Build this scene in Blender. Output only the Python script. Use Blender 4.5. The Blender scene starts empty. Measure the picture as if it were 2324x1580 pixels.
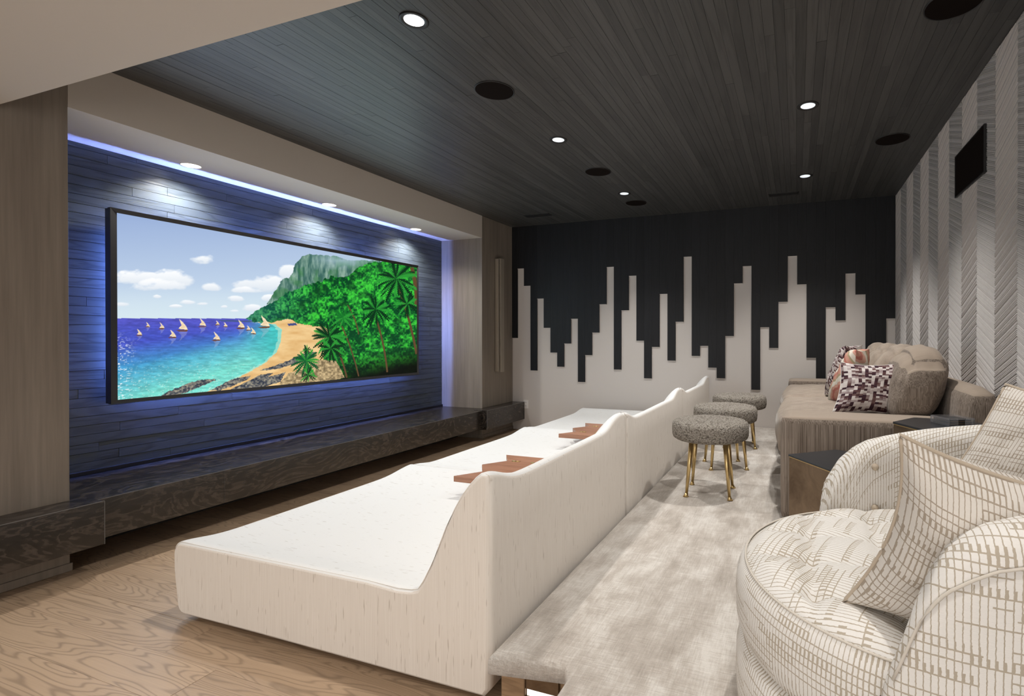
import bpy, bmesh, math, random
import numpy as np
from mathutils import Vector, Matrix, noise as mnoise

random.seed(7)
S = bpy.context.scene
COL = S.collection
PI = math.pi

# ------------------------------------------------------------------ camera
CAM_Z = 1.245
cam_data = bpy.data.cameras.new('camera')
cam = bpy.data.objects.new('camera', cam_data)
COL.objects.link(cam)
cam.location = (0, 0, CAM_Z)
cam.rotation_euler = (PI / 2 - 0.0047, 0, 0.3418)
cam_data.sensor_width = 36
cam_data.lens = 1153.64 / 2324 * 36
cam_data.shift_x = -(1399.2 - 1162) / 2324
cam_data.shift_y = (771.77 - 790) / 2324
cam_data.clip_start = 0.02
S.camera = cam

# ------------------------------------------------------------------ view + world
S.view_settings.view_transform = 'Standard'
S.view_settings.look = 'None'
S.view_settings.exposure = 0.16
S.view_settings.gamma = 1.0
S.view_settings.use_curve_mapping = False
W = bpy.data.worlds.new('daylight')
S.world = W
W.use_nodes = True
W.node_tree.nodes['Background'].inputs[0].default_value = (1.0, 0.965, 0.925, 1)
W.node_tree.nodes['Background'].inputs[1].default_value = 2.75  # ambient fill without a visible source, added to lift the whole room
S.cycles.max_bounces = 7
S.cycles.diffuse_bounces = 5
S.cycles.glossy_bounces = 3
S.cycles.sample_clamp_indirect = 4.0
S.cycles.use_denoising = True

# ------------------------------------------------------------------ lights (the room's own lamps, plus added fill spots)
def spot(x, y, z, watts, angle=105, blend=0.9, color=(1, .97, .93), radius=.035, target=None):
    l = bpy.data.lights.new('downlight_beam', 'SPOT')
    l.energy = watts; l.spot_size = math.radians(angle); l.spot_blend = blend
    l.color = color; l.shadow_soft_size = radius
    o = bpy.data.objects.new('downlight_beam', l)
    COL.objects.link(o); o.location = (x, y, z)
    if target:
        d = Vector(target) - Vector((x, y, z))
        o.rotation_euler = d.to_track_quat('-Z', 'Y').to_euler()
    return o

CEIL_LIGHTS = [(-1.71, 1.95), (-1.71, 3.49), (-1.70, 5.02), (.062, 3.52), (.065, 5.04), (.065, 1.98)]
for i, (x, y) in enumerate(CEIL_LIGHTS):
    spot(x, y, 2.72, (80, 84, 90, 112, 112, 95)[i])
for y in (2.40, 3.535, 4.665):                      # soffit lights wash the timber screen wall
    spot(-4.07, y, 2.45, 66, 140, 1.0, (1, .97, .93), .03)
for x, y in ((-2.6, .1), (-1.0, -.3), (.1, .35)):                 # unseen fill spots, added to brighten the floor round the camera
    spot(x, y, 2.33, 34, 130, .9)

def area(name, loc, rot, sx, sy, watts, color, spread=PI):
    l = bpy.data.lights.new(name, 'AREA')
    l.shape = 'RECTANGLE'; l.size = sx; l.size_y = sy; l.energy = watts; l.color = color; l.spread = spread
    o = bpy.data.objects.new(name, l); COL.objects.link(o)
    o.location = loc; o.rotation_euler = rot
    return o
# light given off by the lit screen
area('screen_light', (-4.12, 3.4, 1.45), (0, -PI / 2, 0), 1.15, 2.7, 15, (.74, .87, 1.0))

# ------------------------------------------------------------------ mesh helpers
def new_obj(name, me, mat=None, parent=None, smooth=False, world=True):
    o = bpy.data.objects.new(name, me)
    COL.objects.link(o)
    if mat is not None and len(me.materials) == 0:
        me.materials.append(mat)
    if parent is not None:
        o.parent = parent
        if world:
            p = Vector((0, 0, 0)); q = parent
            while q is not None:
                p += q.location; q = q.parent
            o.location = -p
    if smooth:
        for f in me.polygons: f.use_smooth = True
    return o

def bm_obj(name, bm, mat, parent=None, smooth=False, world=True):
    me = bpy.data.meshes.new(name)
    bmesh.ops.recalc_face_normals(bm, faces=bm.faces)
    bm.to_mesh(me); bm.free()
    return new_obj(name, me, mat, parent, smooth, world)

def py_obj(name, verts, faces, mat, parent=None, smooth=False, uvs=None, world=True, recalc=False):
    me = bpy.data.meshes.new(name)
    me.from_pydata([tuple(v) for v in verts], [], faces)
    if uvs is not None:
        ul = me.uv_layers.new(name='UVMap')
        for lp in me.loops:
            ul.data[lp.index].uv = uvs[lp.vertex_index]
    if recalc:
        b = bmesh.new(); b.from_mesh(me); bmesh.ops.recalc_face_normals(b, faces=b.faces); b.to_mesh(me); b.free()
    me.update()
    return new_obj(name, me, mat, parent, smooth, world)

def add_box(bm, x0, x1, y0, y1, z0, z1):
    vs = [bm.verts.new(p) for p in ((x0,y0,z0),(x1,y0,z0),(x1,y1,z0),(x0,y1,z0),(x0,y0,z1),(x1,y0,z1),(x1,y1,z1),(x0,y1,z1))]
    fs = []
    for f in ((0,3,2,1),(4,5,6,7),(0,1,5,4),(1,2,6,5),(2,3,7,6),(3,0,4,7)):
        fs.append(bm.faces.new([vs[i] for i in f]))
    return vs

def box(name, x0, x1, y0, y1, z0, z1, mat, parent=None, bevel=0, seg=2, smooth=False):
    bm = bmesh.new(); add_box(bm, x0, x1, y0, y1, z0, z1)
    if bevel:
        bmesh.ops.bevel(bm, geom=bm.edges[:], offset=bevel, segments=seg, profile=.5, affect='EDGES')
    return bm_obj(name, bm, mat, parent, smooth)

def lathe(name, prof, mat, parent=None, seg=32, loc=(0,0,0), smooth=True, closed=False, world=True):
    vs, fs = [], []
    n = len(prof)
    for i in range(seg):
        a = 2 * PI * i / seg
        for r, z in prof:
            vs.append((loc[0] + r * math.cos(a), loc[1] + r * math.sin(a), loc[2] + z))
    for i in range(seg):
        j = (i + 1) % seg
        for k in range(n - 1):
            fs.append((i*n+k, j*n+k, j*n+k+1, i*n+k+1))
    bm = bmesh.new()
    bv = [bm.verts.new(v) for v in vs]
    for f in fs:
        bm.faces.new([bv[k] for k in f])
    bmesh.ops.remove_doubles(bm, verts=bm.verts, dist=1e-5)
    return bm_obj(name, bm, mat, parent, smooth, world)

def tube(name, pts, r, mat, parent=None, seg=8, closed=False, world=True, radii=None):
    pts = [Vector(p) for p in pts]
    vs, fs = [], []
    n = len(pts)
    for i, p in enumerate(pts):
        if closed:
            t = (pts[(i+1) % n] - pts[i-1])
        else:
            t = pts[min(i+1, n-1)] - pts[max(i-1, 0)]
        t.normalize()
        up = Vector((0, 0, 1)) if abs(t.z) < .9 else Vector((1, 0, 0))
        a = t.cross(up).normalized(); b = t.cross(a).normalized()
        rr = radii[i] if radii else r
        for k in range(seg):
            th = 2 * PI * k / seg
            vs.append(p + a * (rr * math.cos(th)) + b * (rr * math.sin(th)))
    for i in range(n if closed else n - 1):
        j = (i + 1) % n
        for k in range(seg):
            l = (k + 1) % seg
            fs.append((i*seg+k, i*seg+l, j*seg+l, j*seg+k))
    if not closed:
        fs.append(tuple(range(seg))[::-1]); fs.append(tuple((n-1)*seg + k for k in range(seg)))
    return py_obj(name, vs, fs, mat, parent, True, world=world)

def prism(name, poly, z0, z1, mat, parent=None, bevel=0):
    bm = bmesh.new()
    lo = [bm.verts.new((x, y, z0)) for x, y in poly]
    f = bm.faces.new(lo)
    r = bmesh.ops.extrude_face_region(bm, geom=[f])
    for v in r['geom']:
        if isinstance(v, bmesh.types.BMVert): v.co.z = z1
    if bevel:
        bmesh.ops.bevel(bm, geom=bm.edges[:], offset=bevel, segments=2, profile=.5, affect='EDGES')
    return bm_obj(name, bm, mat, parent)

def thing(name, label, cat, loc=(0,0,0), group=None):
    o = bpy.data.objects.new(name, None); COL.objects.link(o)
    o.empty_display_size = .05
    o.location = loc; o['label'] = label; o['category'] = cat
    if group: o['group'] = group
    return o
def tag(o, label, cat, group=None):
    o['label'] = label; o['category'] = cat
    if group: o['group'] = group
    return o
def structure(o, label):
    o['kind'] = 'structure'; o['label'] = label
    o['category'] = {'wall': 'wall', 'floo': 'floor', 'ceil': 'ceiling', 'trim': 'trim', 'base': 'baseboard'}[o.name[:4]]
    return o
def copy_tree(o, parent=None):
    c = o.copy(); COL.objects.link(c)
    if parent: c.parent = parent
    for ch in list(o.children): copy_tree(ch, c)
    return c

# ------------------------------------------------------------------ material helpers
class M:
    def __init__(s, name, rough=.6, spec=.5, metal=0):
        s.m = bpy.data.materials.new(name); s.m.use_nodes = True
        s.nt = s.m.node_tree
        s.b = s.nt.nodes['Principled BSDF']
        s.b.inputs['Roughness'].default_value = rough
        s.b.inputs['Metallic'].default_value = metal
        s.b.inputs['Specular IOR Level'].default_value = spec
    def n(s, t, **kw):
        nd = s.nt.nodes.new('ShaderNode' + t)
        for k, v in kw.items():
            if k.startswith('_'): setattr(nd, k[1:], v)
        return nd
    def link(s, a, b): s.nt.links.new(a, b)
    def setin(s, sock, v):
        if isinstance(v, (int, float, tuple, list)):
            if isinstance(v, (tuple, list)) and len(v) == 3 and sock.type == 'RGBA': v = (*v, 1)
            sock.default_value = v
        else: s.link(v, sock)
    def math(s, op, a, b=0.0, c=0.0):
        nd = s.n('Math', _operation=op)
        s.setin(nd.inputs[0], a); s.setin(nd.inputs[1], b); s.setin(nd.inputs[2], c)
        return nd.outputs[0]
    def vmath(s, op, a, b=(0,0,0)):
        nd = s.n('VectorMath', _operation=op)
        s.setin(nd.inputs[0], a); s.setin(nd.inputs[1], b)
        return nd.outputs[0]
    def pos(s): return s.n('NewGeometry').outputs['Position']
    def normal(s): return s.n('NewGeometry').outputs['Normal']
    def uv(s): return s.n('UVMap').outputs[0]
    def rnd(s): return s.n('ObjectInfo').outputs['Random']
    def sep(s, v):
        nd = s.n('SeparateXYZ'); s.setin(nd.inputs[0], v); return nd.outputs
    def comb(s, x, y, z):
        nd = s.n('CombineXYZ')
        for i, v in enumerate((x, y, z)): s.setin(nd.inputs[i], v)
        return nd.outputs[0]
    def noise(s, vec, scale=5, detail=3, rough=.5, dist=0):
        nd = s.n('TexNoise'); s.setin(nd.inputs['Vector'], vec)
        nd.inputs['Scale'].default_value = scale; nd.inputs['Detail'].default_value = detail
        nd.inputs['Roughness'].default_value = rough; nd.inputs['Distortion'].default_value = dist
        return nd.outputs[0]
    def white(s, vec):
        nd = s.n('TexWhiteNoise'); s.setin(nd.inputs['Vector'], vec); return nd.outputs[0]
    def voronoi(s, vec, scale):
        nd = s.n('TexVoronoi'); s.setin(nd.inputs['Vector'], vec); nd.inputs['Scale'].default_value = scale
        return nd.outputs[0]
    def ramp(s, fac, stops, interp='LINEAR'):
        nd = s.n('ValToRGB'); s.setin(nd.inputs[0], fac)
        cr = nd.color_ramp; cr.interpolation = interp
        while len(cr.elements) < len(stops): cr.elements.new(.5)
        for e, (p, c) in zip(cr.elements, stops):
            e.position = p; e.color = (*c, 1) if len(c) == 3 else c
        return nd.outputs[0]
    def mix(s, fac, a, b):
        nd = s.n('Mix', _data_type='RGBA')
        s.setin(nd.inputs[0], fac); s.setin(nd.inputs[6], a); s.setin(nd.inputs[7], b)
        return nd.outputs[2]
    def color(s, c): s.setin(s.b.inputs['Base Color'], c); return s
    def rough(s, c): s.setin(s.b.inputs['Roughness'], c); return s
    def bump(s, h, strength=.3, dist=.002):
        nd = s.n('Bump'); nd.inputs['Strength'].default_value = strength; nd.inputs['Distance'].default_value = dist
        s.setin(nd.inputs['Height'], h); s.link(nd.outputs[0], s.b.inputs['Normal']); return s
    def emit(s, c, st):
        s.setin(s.b.inputs['Emission Color'], c); s.b.inputs['Emission Strength'].default_value = st; return s

def plain(name, c, rough=.6, metal=0, spec=.5):
    m = M(name, rough, spec, metal)
    v = m.noise(m.pos(), 30, 2)
    m.color(m.mix(m.math('MULTIPLY', v, .25), c, tuple(x * .82 for x in c)))
    return m.m

def wood(name, axis, c_dark, c_light, rough=.5, rings=10, per=.35, line=.5, stretch=.7, cross=7, spec=.4, bump=.25, rr=.12, sharp=3.0, det=3, dist=.6):
    """timber: contour lines of a stretched noise give cathedral grain; each board is shifted by its own random number"""
    m = M(name, rough, spec)
    p = m.pos(); r = m.rnd()
    off = m.comb(m.math('MULTIPLY', r, 37.0), m.math('MULTIPLY', r, 91.0), m.math('MULTIPLY', r, 53.0))
    sc = [cross] * 3; sc[axis] = stretch
    v = m.vmath('ADD', m.vmath('MULTIPLY', p, tuple(sc)), off)
    base = m.noise(v, 1.0, det, .5, dist)
    ring = m.math('SINE', m.math('MULTIPLY', base, rings * 6.28))
    ring = m.math('POWER', m.math('MULTIPLY_ADD', ring, .5, .5), sharp)
    sf = [260.0] * 3; sf[axis] = 6.0
    fib = m.noise(m.vmath('ADD', m.vmath('MULTIPLY', p, tuple(sf)), off), 1.0, 2)
    tone = m.math('ADD', m.math('MULTIPLY', r, per), m.math('MULTIPLY', fib, .35))
    tone = m.math('ADD', tone, m.math('MULTIPLY', base, .5))
    col = m.mix(m.math('MULTIPLY', tone, .9), c_dark, c_light)
    col = m.mix(m.math('MULTIPLY', ring, line), col, tuple(x * .45 for x in c_dark))
    m.color(col)
    h = m.math('SUBTRACT', fib, m.math('MULTIPLY', ring, .6))
    m.rough(m.math('MULTIPLY_ADD', fib, rr, rough - rr * .5))
    m.bump(h, bump, .0012)
    return m.m

MAT = {}
MAT['floor_oak'] = wood('floor_oak', 0, (.275, .185, .115), (.60, .435, .295), .40, 30, .5, .42, .7, 6.5, .4, sharp=5.0, det=2.2, dist=.2)
MAT['ceiling_board'] = wood('ceiling_board', 1, (.026, .026, .026), (.078, .077, .074), .42, 6, .55, .35, .8, 14, .5)
MAT['screen_wall_board'] = wood('screen_wall_board', 1, (.044, .056, .068), (.105, .128, .150), .36, 7, .3, .45, 1.0, 8, .5, .4)
MAT['back_plank'] = wood('back_plank', 2, (.0045, .0048, .0056), (.013, .0135, .016), .5, 6, .4, .3, .8, 12, .3)
MAT['step_wood'] = wood('step_wood', 0, (.26, .16, .09), (.5, .34, .2), .45, 8, .3, .4, 1.5, 12)
MAT['walnut'] = wood('walnut', 0, (.27, .12, .07), (.50, .26, .165), .38, 5, .3, .3, 1.5, 22)

m = M('column_veneer', .5, .35)                      # grey-brown vertical-grain veneer
p = m.pos()
v = m.noise(m.vmath('MULTIPLY', p, (9, 9, .55)), 1, 4, .6, .3)
v2 = m.noise(m.vmath('MULTIPLY', p, (55, 55, 2.0)), 1, 3, .6)
t = m.math('ADD', m.math('MULTIPLY', v, .7), m.math('MULTIPLY', v2, .5))
m.color(m.ramp(t, [(.30, (.150, .122, .097)), (.62, (.225, .188, .152)), (.9, (.285, .242, .20))]))
m.bump(v2, .15, .001); MAT['column'] = m.m

m = M('beige_paint', .75, .25)
v = m.noise(m.pos(), 140, 3)
m.color(m.mix(m.math('MULTIPLY', v, .3), (.55, .495, .435), (.51, .46, .40))); m.bump(v, .12, .001); MAT['beige'] = m.m
m = M('white_wall_paint', .7, .3)
v = m.noise(m.pos(), 160, 3)
m.color(m.mix(m.math('MULTIPLY', v, .3), (.60, .555, .52), (.56, .52, .49))); m.bump(v, .08, .001); MAT['white_wall'] = m.m
m = M('carved_plaster', .55, .35)
v = m.noise(m.pos(), 60, 3)
m.color(m.mix(v, (.47, .44, .425), (.54, .51, .49))); MAT['herring'] = m.m
m = M('trim_edge', .5, .3); m.color((.62, .58, .54)); MAT['trim'] = m.m

m = M('brown_stone', .27, .8)                         # leathered dark brown stone with swirling figure
p = m.vmath('MULTIPLY', m.pos(), (1.6, .8, 1.6))
v = m.noise(p, 2.2, 4, .55, 1.6)
w_ = m.math('MULTIPLY_ADD', m.math('SINE', m.math('MULTIPLY', v, 60.0)), .5, .5)
v3 = m.noise(m.vmath('MULTIPLY', m.pos(), (30, 12, 30)), 1, 4, .6, .5)
t = m.math('ADD', m.math('MULTIPLY', w_, .35), m.math('MULTIPLY', v3, .75))
m.color(m.ramp(t, [(.3, (.006, .0045, .0035)), (.55, (.020, .015, .012)), (.8, (.055, .043, .035))]))
m.bump(t, .10, .001); MAT['stone'] = m.m

m = M('carpet', .95, .1)                              # distressed viscose carpet
p = m.pos()
big = m.noise(m.vmath('MULTIPLY', p, (7, 3.4, 5)), 1, 5, .66, .3)
hx = m.noise(m.vmath('MULTIPLY', p, (12, 190, 100)), 1, 3, .6)
hy = m.noise(m.vmath('MULTIPLY', p, (190, 10, 100)), 1, 2, .6)
t = m.math('ADD', m.math('MULTIPLY', big, 1.0), m.math('MULTIPLY', m.math('ADD', hx, hy), .30))
m.color(m.ramp(t, [(.55, (.32, .28, .24)), (.76, (.45, .405, .36)), (.97, (.63, .595, .55))]))
m.bump(m.math('ADD', hx, m.math('MULTIPLY', hy, .4)), .8, .006)
m.b.inputs['Sheen Weight'].default_value = .3; MAT['carpet'] = m.m

m = M('raw_silk', .8, .2)                             # off-white slubbed silk
p = m.pos(); nz = m.sep(m.normal())[2]
top = m.math('GREATER_THAN', m.math('ABSOLUTE', nz), .6)
slv = m.noise(m.vmath('MULTIPLY', p, (170, 170, 13)), 1, 1)
slh = m.noise(m.vmath('MULTIPLY', p, (16, 190, 60)), 1, 1)
thv = m.noise(m.vmath('MULTIPLY', p, (330, 330, 4)), 1, 2)
slub = m.mix(top, slv, slh)
spk = m.ramp(slub, [(.69, (0, 0, 0)), (.75, (1, 1, 1))])
c = m.mix(m.math('MULTIPLY', thv, .8), (.80, .755, .70), (.60, .54, .475))
c = m.mix(top, c, (.76, .755, .74))  # upward faces painted whiter, the brighter light on top put into the colour
m.color(m.mix(m.math('MULTIPLY', spk, .6), c, (.38, .32, .26)))
m.bump(thv, .2, .001); MAT['silk'] = m.m
MAT['silk_seam'] = plain('silk_seam', (.58, .52, .45), .8)
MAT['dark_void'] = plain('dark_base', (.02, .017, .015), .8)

m = M('boucle', .95, .1)
p = m.pos()
v = m.voronoi(m.vmath('ADD', p, m.vmath('MULTIPLY', m.comb(m.noise(p, 60, 2), m.noise(m.vmath('ADD', p, (3, 1, 2)), 60, 2), 0), (.02, .02, 0))), 105)
v2 = m.noise(p, 150, 3, .6, 2.0)
t = m.math('ADD', m.math('MULTIPLY', v, .7), m.math('MULTIPLY', v2, .5))
m.color(m.ramp(t, [(.25, (.50, .465, .415)), (.6, (.34, .305, .262)), (.85, (.14, .12, .10))]))
m.bump(m.math('MULTIPLY', t, -1.0), 1.0, .012); MAT['boucle'] = m.m

m = M('brushed_brass', .28, .5, 1.0)
v = m.noise(m.vmath('MULTIPLY', m.pos(), (60, 60, 6)), 1, 2)
m.color(m.mix(v, (.58, .42, .19), (.74, .56, .28))); MAT['brass'] = m.m
m = M('bronze_sheet', .42, .5, .85)
v = m.noise(m.pos(), 9, 5, .65, .6)
m.color(m.ramp(v, [(.3, (.14, .095, .06)), (.7, (.27, .195, .13))])); m.rough(m.math('MULTIPLY_ADD', v, .2, .32)); MAT['bronze'] = m.m
MAT['champagne'] = plain('champagne_metal', (.36, .31, .25), .42, .3)
MAT['black_stone'] = plain('black_stone_top', (.022, .024, .028), .3)
MAT['black_metal'] = plain('black_metal', (.012, .011, .011), .45)
MAT['speaker_cloth'] = plain('speaker_cloth', (.010, .007, .006), .95, spec=.05)
MAT['tv_frame'] = plain('tv_frame', (.03, .029, .03), .35)
MAT['chrome'] = plain('trim_chrome', (.35, .35, .36), .15, .9)
MAT['plastic_white'] = plain('plastic_white', (.78, .75, .72), .4)
MAT['slot'] = plain('slot_dark', (.01, .01, .01), .6)

m = M('ribbed_velvet', .85, .12)                       # taupe strie velvet
p = m.pos(); nz = m.sep(m.normal())[2]
top = m.math('GREATER_THAN', nz, .55)
st = m.noise(m.vmath('MULTIPLY', p, (380, 380, 1.2)), 1, 3, .7)
st2 = m.noise(m.vmath('MULTIPLY', p, (45, 45, 2.5)), 1, 3)
t = m.math('ADD', m.math('MULTIPLY', st, .85), m.math('MULTIPLY', st2, .2))
c1 = m.ramp(t, [(.42, (.105, .080, .062)), (.70, (.36, .30, .25))])
pl = m.noise(m.vmath('MULTIPLY', p, (6, 90, 6)), 1, 3)
c2 = m.mix(pl, (.27, .215, .17), (.36, .295, .235))
m.color(m.mix(top, c1, c2)); m.bump(t, .3, .002)
m.b.inputs['Sheen Weight'].default_value = .15; m.b.inputs['Sheen Roughness'].default_value = .4; MAT['velvet'] = m.m
m = M('plain_velvet', .75, .2)
p = m.pos(); v = m.noise(p, 12, 3); f_ = m.noise(m.vmath('MULTIPLY', p, (200, 200, 12)), 1, 2)
m.color(m.ramp(m.math('ADD', m.math('MULTIPLY', v, .5), m.math('MULTIPLY', f_, .4)), [(.3, (.24, .19, .15)), (.6, (.36, .295, .235))]))
m.b.inputs['Sheen Weight'].default_value = .15; m.b.inputs['Sheen Roughness'].default_value = .4
MAT['cushion_velvet'] = m.m

def woven(name, cw, rw, cream, beige):
    """cream cloth with corded beige lines: fine lines always, crossing lines in patches, some bands thick"""
    m = M(name, .85, .15)
    u, v, _ = m.sep(m.uv())
    wob = m.noise(m.comb(u, v, 0), 150, 1)
    u = m.math('ADD', u, m.math('MULTIPLY', m.math('SUBTRACT', wob, .5), cw * .2))
    v = m.math('ADD', v, m.math('MULTIPLY', m.math('SUBTRACT', wob, .5), cw * .2))
    cu = m.math('DIVIDE', u, cw); rv = m.math('DIVIDE', v, rw)
    fu = m.math('FRACT', cu); fv = m.math('FRACT', rv)
    row = m.math('FLOOR', rv)
    row2 = m.math('FLOOR', m.math('DIVIDE', rv, 2.0))
    sh = m.math('MULTIPLY', m.white(m.comb(row, 3, 1)), 9.0)
    blk = m.math('FLOOR', m.math('ADD', m.math('DIVIDE', cu, 9.0), sh))
    n1 = m.white(m.comb(blk, row, 0))
    n2 = m.white(m.comb(m.math('FLOOR', m.math('DIVIDE', cu, 14.0)), m.math('FLOOR', m.math('DIVIDE', rv, 3.0)), 8))
    wv = m.ramp(n1, [(0, (.17, .17, .17)), (.62, (.30, .30, .30)), (.82, (.46, .46, .46))], 'CONSTANT')
    vert = m.math('LESS_THAN', fu, wv)
    hw = m.math('MULTIPLY', m.math('GREATER_THAN', m.math('ADD', m.math('MULTIPLY', n2, .6), m.math('MULTIPLY', n1, .4)), .42), .17)
    horz = m.math('LESS_THAN', fv, hw)
    ln = m.math('MAXIMUM', vert, horz)
    th = m.noise(m.vmath('MULTIPLY', m.uv(), (60, 900, 1)), 1, 2)
    tint = m.mix(m.math('MULTIPLY', th, .5), cream, tuple(x * .82 for x in cream))
    m.color(m.mix(m.math('MULTIPLY', ln, .88), tint, beige))
    m.bump(m.math('ADD', m.math('MULTIPLY', ln, -.8), m.math('MULTIPLY', th, .3)), .5, .002)
    return m.m
MAT['woven'] = woven('woven_cloth', .0105, .0165, (.78, .755, .72), (.40, .34, .26))
MAT['woven_tan'] = woven('woven_cloth_pillow', .0092, .0135, (.68, .64, .59), (.33, .27, .205))
MAT['pale_cord'] = plain('pale_cord', (.62, .57, .50), .85)
MAT['woven_cord'] = plain('woven_cord', (.46, .385, .30), .85)

m = M('pixel_weave', .85, .15)                        # aubergine, mauve and white blocks
u, v, _ = m.sep(m.uv())
wb = m.noise(m.uv(), 9, 2)
u2 = m.math('DIVIDE', m.math('ADD', u, m.math('MULTIPLY', wb, .02)), .021)
col_ = m.math('FLOOR', u2)
v2 = m.math('DIVIDE', m.math('ADD', v, m.math('MULTIPLY', m.white(m.comb(col_, 2, 2)), .5)), .0135)
cell = m.white(m.comb(col_, m.math('FLOOR', v2), 4))
sm = m.noise(m.vmath('MULTIPLY', m.uv(), (160, 40, 1)), 1, 2)
cc = m.math('ADD', m.math('MULTIPLY', cell, .85), m.math('MULTIPLY', sm, .25))
m.color(m.ramp(cc, [(0, (.022, .012, .024)), (.30, (.065, .028, .034)), (.42, (.14, .075, .07)), (.58, (.34, .27, .27)), (.78, (.60, .54, .52)), (1, (.68, .64, .61))]))
m.bump(cell, .15, .001); MAT['pixel'] = m.m
m = M('ikat_pink', .7, .25)
u, v, _ = m.sep(m.uv())
d = m.math('ADD', m.math('MULTIPLY', u, 6.0), m.math('MULTIPLY', m.math('ABSOLUTE', m.math('SUBTRACT', v, .2)), 11.0))
d = m.math('ADD', d, m.math('MULTIPLY', m.noise(m.uv(), 8, 3), .7))
fr = m.math('FRACT', m.math('MULTIPLY', d, .62))
m.color(m.ramp(fr, [(0, (.50, .255, .19)), (.30, (.33, .27, .16)), (.42, (.62, .57, .49)), (.70, (.54, .30, .23)), (.86, (.42, .14, .11))], 'CONSTANT'))
m.bump(m.noise(m.uv(), 25, 3), .4, .004); MAT['ikat'] = m.m

m = M('acrylic', .05, .5)
m.b.inputs['Transmission Weight'].default_value = .9; m.b.inputs['IOR'].default_value = 1.3
m.color((.80, .80, .82)); MAT['acrylic'] = m.m

def lamp_mat(name, c, st):
    m = M(name, .3); m.color((0.8, .8, .8)); m.emit((*c, 1), st); return m.m
MAT['lens'] = lamp_mat('lit_lens', (.82, .90, .95), .8)
MAT['lens_hot'] = lamp_mat('lit_lens_hot', (1, 1, .97), 9)
MAT['soffit_lens'] = lamp_mat('lit_soffit_lens', (1, .98, .93), 6)
MAT['step_lens'] = lamp_mat('lit_step_lens', (1, .95, .85), 1.0)
MAT['led'] = lamp_mat('blue_led', (.19, .31, 1.0), 520)

# ------------------------------------------------------------------ room shell
XP, XW, XR, YB, ZC = -3.66, -4.26, .977, 6.06, 2.745
NICHE0, NICHE1 = 1.575, 5.346
SOF = 2.472
BULK_Y, BULK_Z = 1.30, 2.355
CZ = .218

unit = bpy.data.meshes.new('board')
b = bmesh.new(); add_box(b, -.5, .5, -.5, .5, -.5, .5); 
b.to_mesh(unit); b.free()
def board_mesh(mat):
    me = unit.copy(); me.name = 'board_' + mat.name; me.materials.append(mat); return me
def board(name, me, x0, x1, y0, y1, z0, z1, parent):
    o = bpy.data.objects.new(name, me); COL.objects.link(o); o.parent = parent
    o.location = ((x0+x1)/2, (y0+y1)/2, (z0+z1)/2); o.scale = (x1-x0, y1-y0, z1-z0)
    return o

# floor: subfloor + oak planks running towards the screen wall
fl = structure(box('floor', -5, 1.3, -2.6, YB + .1, -.08, -.012, MAT['dark_void']), 'oak plank floor in front of the screen')
me = board_mesh(MAT['floor_oak'])
rw = .18; y = 1.465 - rw * 22
first_cut = {}
row = 0
while y < YB:
    x = XW - random.random() * 1.2
    if abs(y - 1.285) < .02: cuts = [-4.3, -2.357, -.3, 1.3]
    elif abs(y - 1.105) < .02: cuts = [-4.3, -2.05, .1, 1.3]
    else:
        cuts = [-4.3]; x = -4.3 + .5 + random.random() * 1.3
        while x < 1.2: cuts.append(x); x += 1.5 + random.random() * .9
        cuts.append(1.3)
    for a, c in zip(cuts, cuts[1:]):
        if y > CZ and a > -.9 and y > 1.5: continue
        top = random.uniform(-.0012, 0)
        board('plank', me, a + .0006, c - .0006, y + .0006, min(y + rw, YB) - .0006, -.012, top, fl)
    y += rw; row += 1

# raised carpeted platform (L-shaped towards the photographer)
def carpet_platform():
    R = .028
    poly = [(-.945, 1.41), (-.69, 1.45), (-.66, 1.40), (-.64, -1.6), (XR - .006, -1.6), (XR - .006, YB - .01), (-.945, YB - .01)]
    bm = bmesh.new()
    vs = [bm.verts.new((x, yy, CZ - .066)) for x, yy in poly]
    f = bm.faces.new(vs)
    r = bmesh.ops.extrude_face_region(bm, geom=[f])
    up = [v for v in r['geom'] if isinstance(v, bmesh.types.BMVert)]
    for v in up: v.co.z = CZ
    bm.edges.ensure_lookup_table()
    top_edges = [e for e in bm.edges if all(abs(v.co.z - CZ) < 1e-5 for v in e.verts)]
    bmesh.ops.bevel(bm, geom=top_edges, offset=R, segments=4, profile=.5, affect='EDGES')
    return bm_obj('floor', bm, MAT['carpet'], None, True)
cp = carpet_platform()
structure(cp, 'distressed taupe carpet on the raised platform')
for p_ in cp.data.polygons: p_.use_smooth = abs(p_.normal.z) < .98
rs = box('trim_5', -.935, -.70, 1.475, 1.52, 0, CZ - .066, MAT['step_wood']); structure(rs, 'wooden riser under the carpeted platform edge')
rs2 = box('trim_6', -.672, -.65, -1.5, 1.41, 0, CZ - .066, MAT['step_wood']); structure(rs2, 'wooden riser along the platform side')
sl = thing('step_light', 'small bronze recessed step light in the platform riser', 'light', (-.78, 1.472, .08))
bm = bmesh.new()
add_box(bm, -.842, -.718, 1.462, 1.475, .0, .006); add_box(bm, -.842, -.718, 1.462, 1.475, .142, .150)
add_box(bm, -.842, -.838, 1.462, 1.475, .006, .142); add_box(bm, -.722, -.718, 1.462, 1.475, .006, .142)
bm_obj('frame', bm, MAT['bronze'], sl)
box('cover', -.838, -.722, 1.466, 1.4745, .094, .142, MAT['bronze'], sl)
box('lens', -.835, -.725, 1.470, 1.4745, .070, .094, MAT['step_lens'], sl)
box('louvre', -.838, -.722, 1.468, 1.4745, .006, .070, MAT['bronze'], sl)

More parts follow.
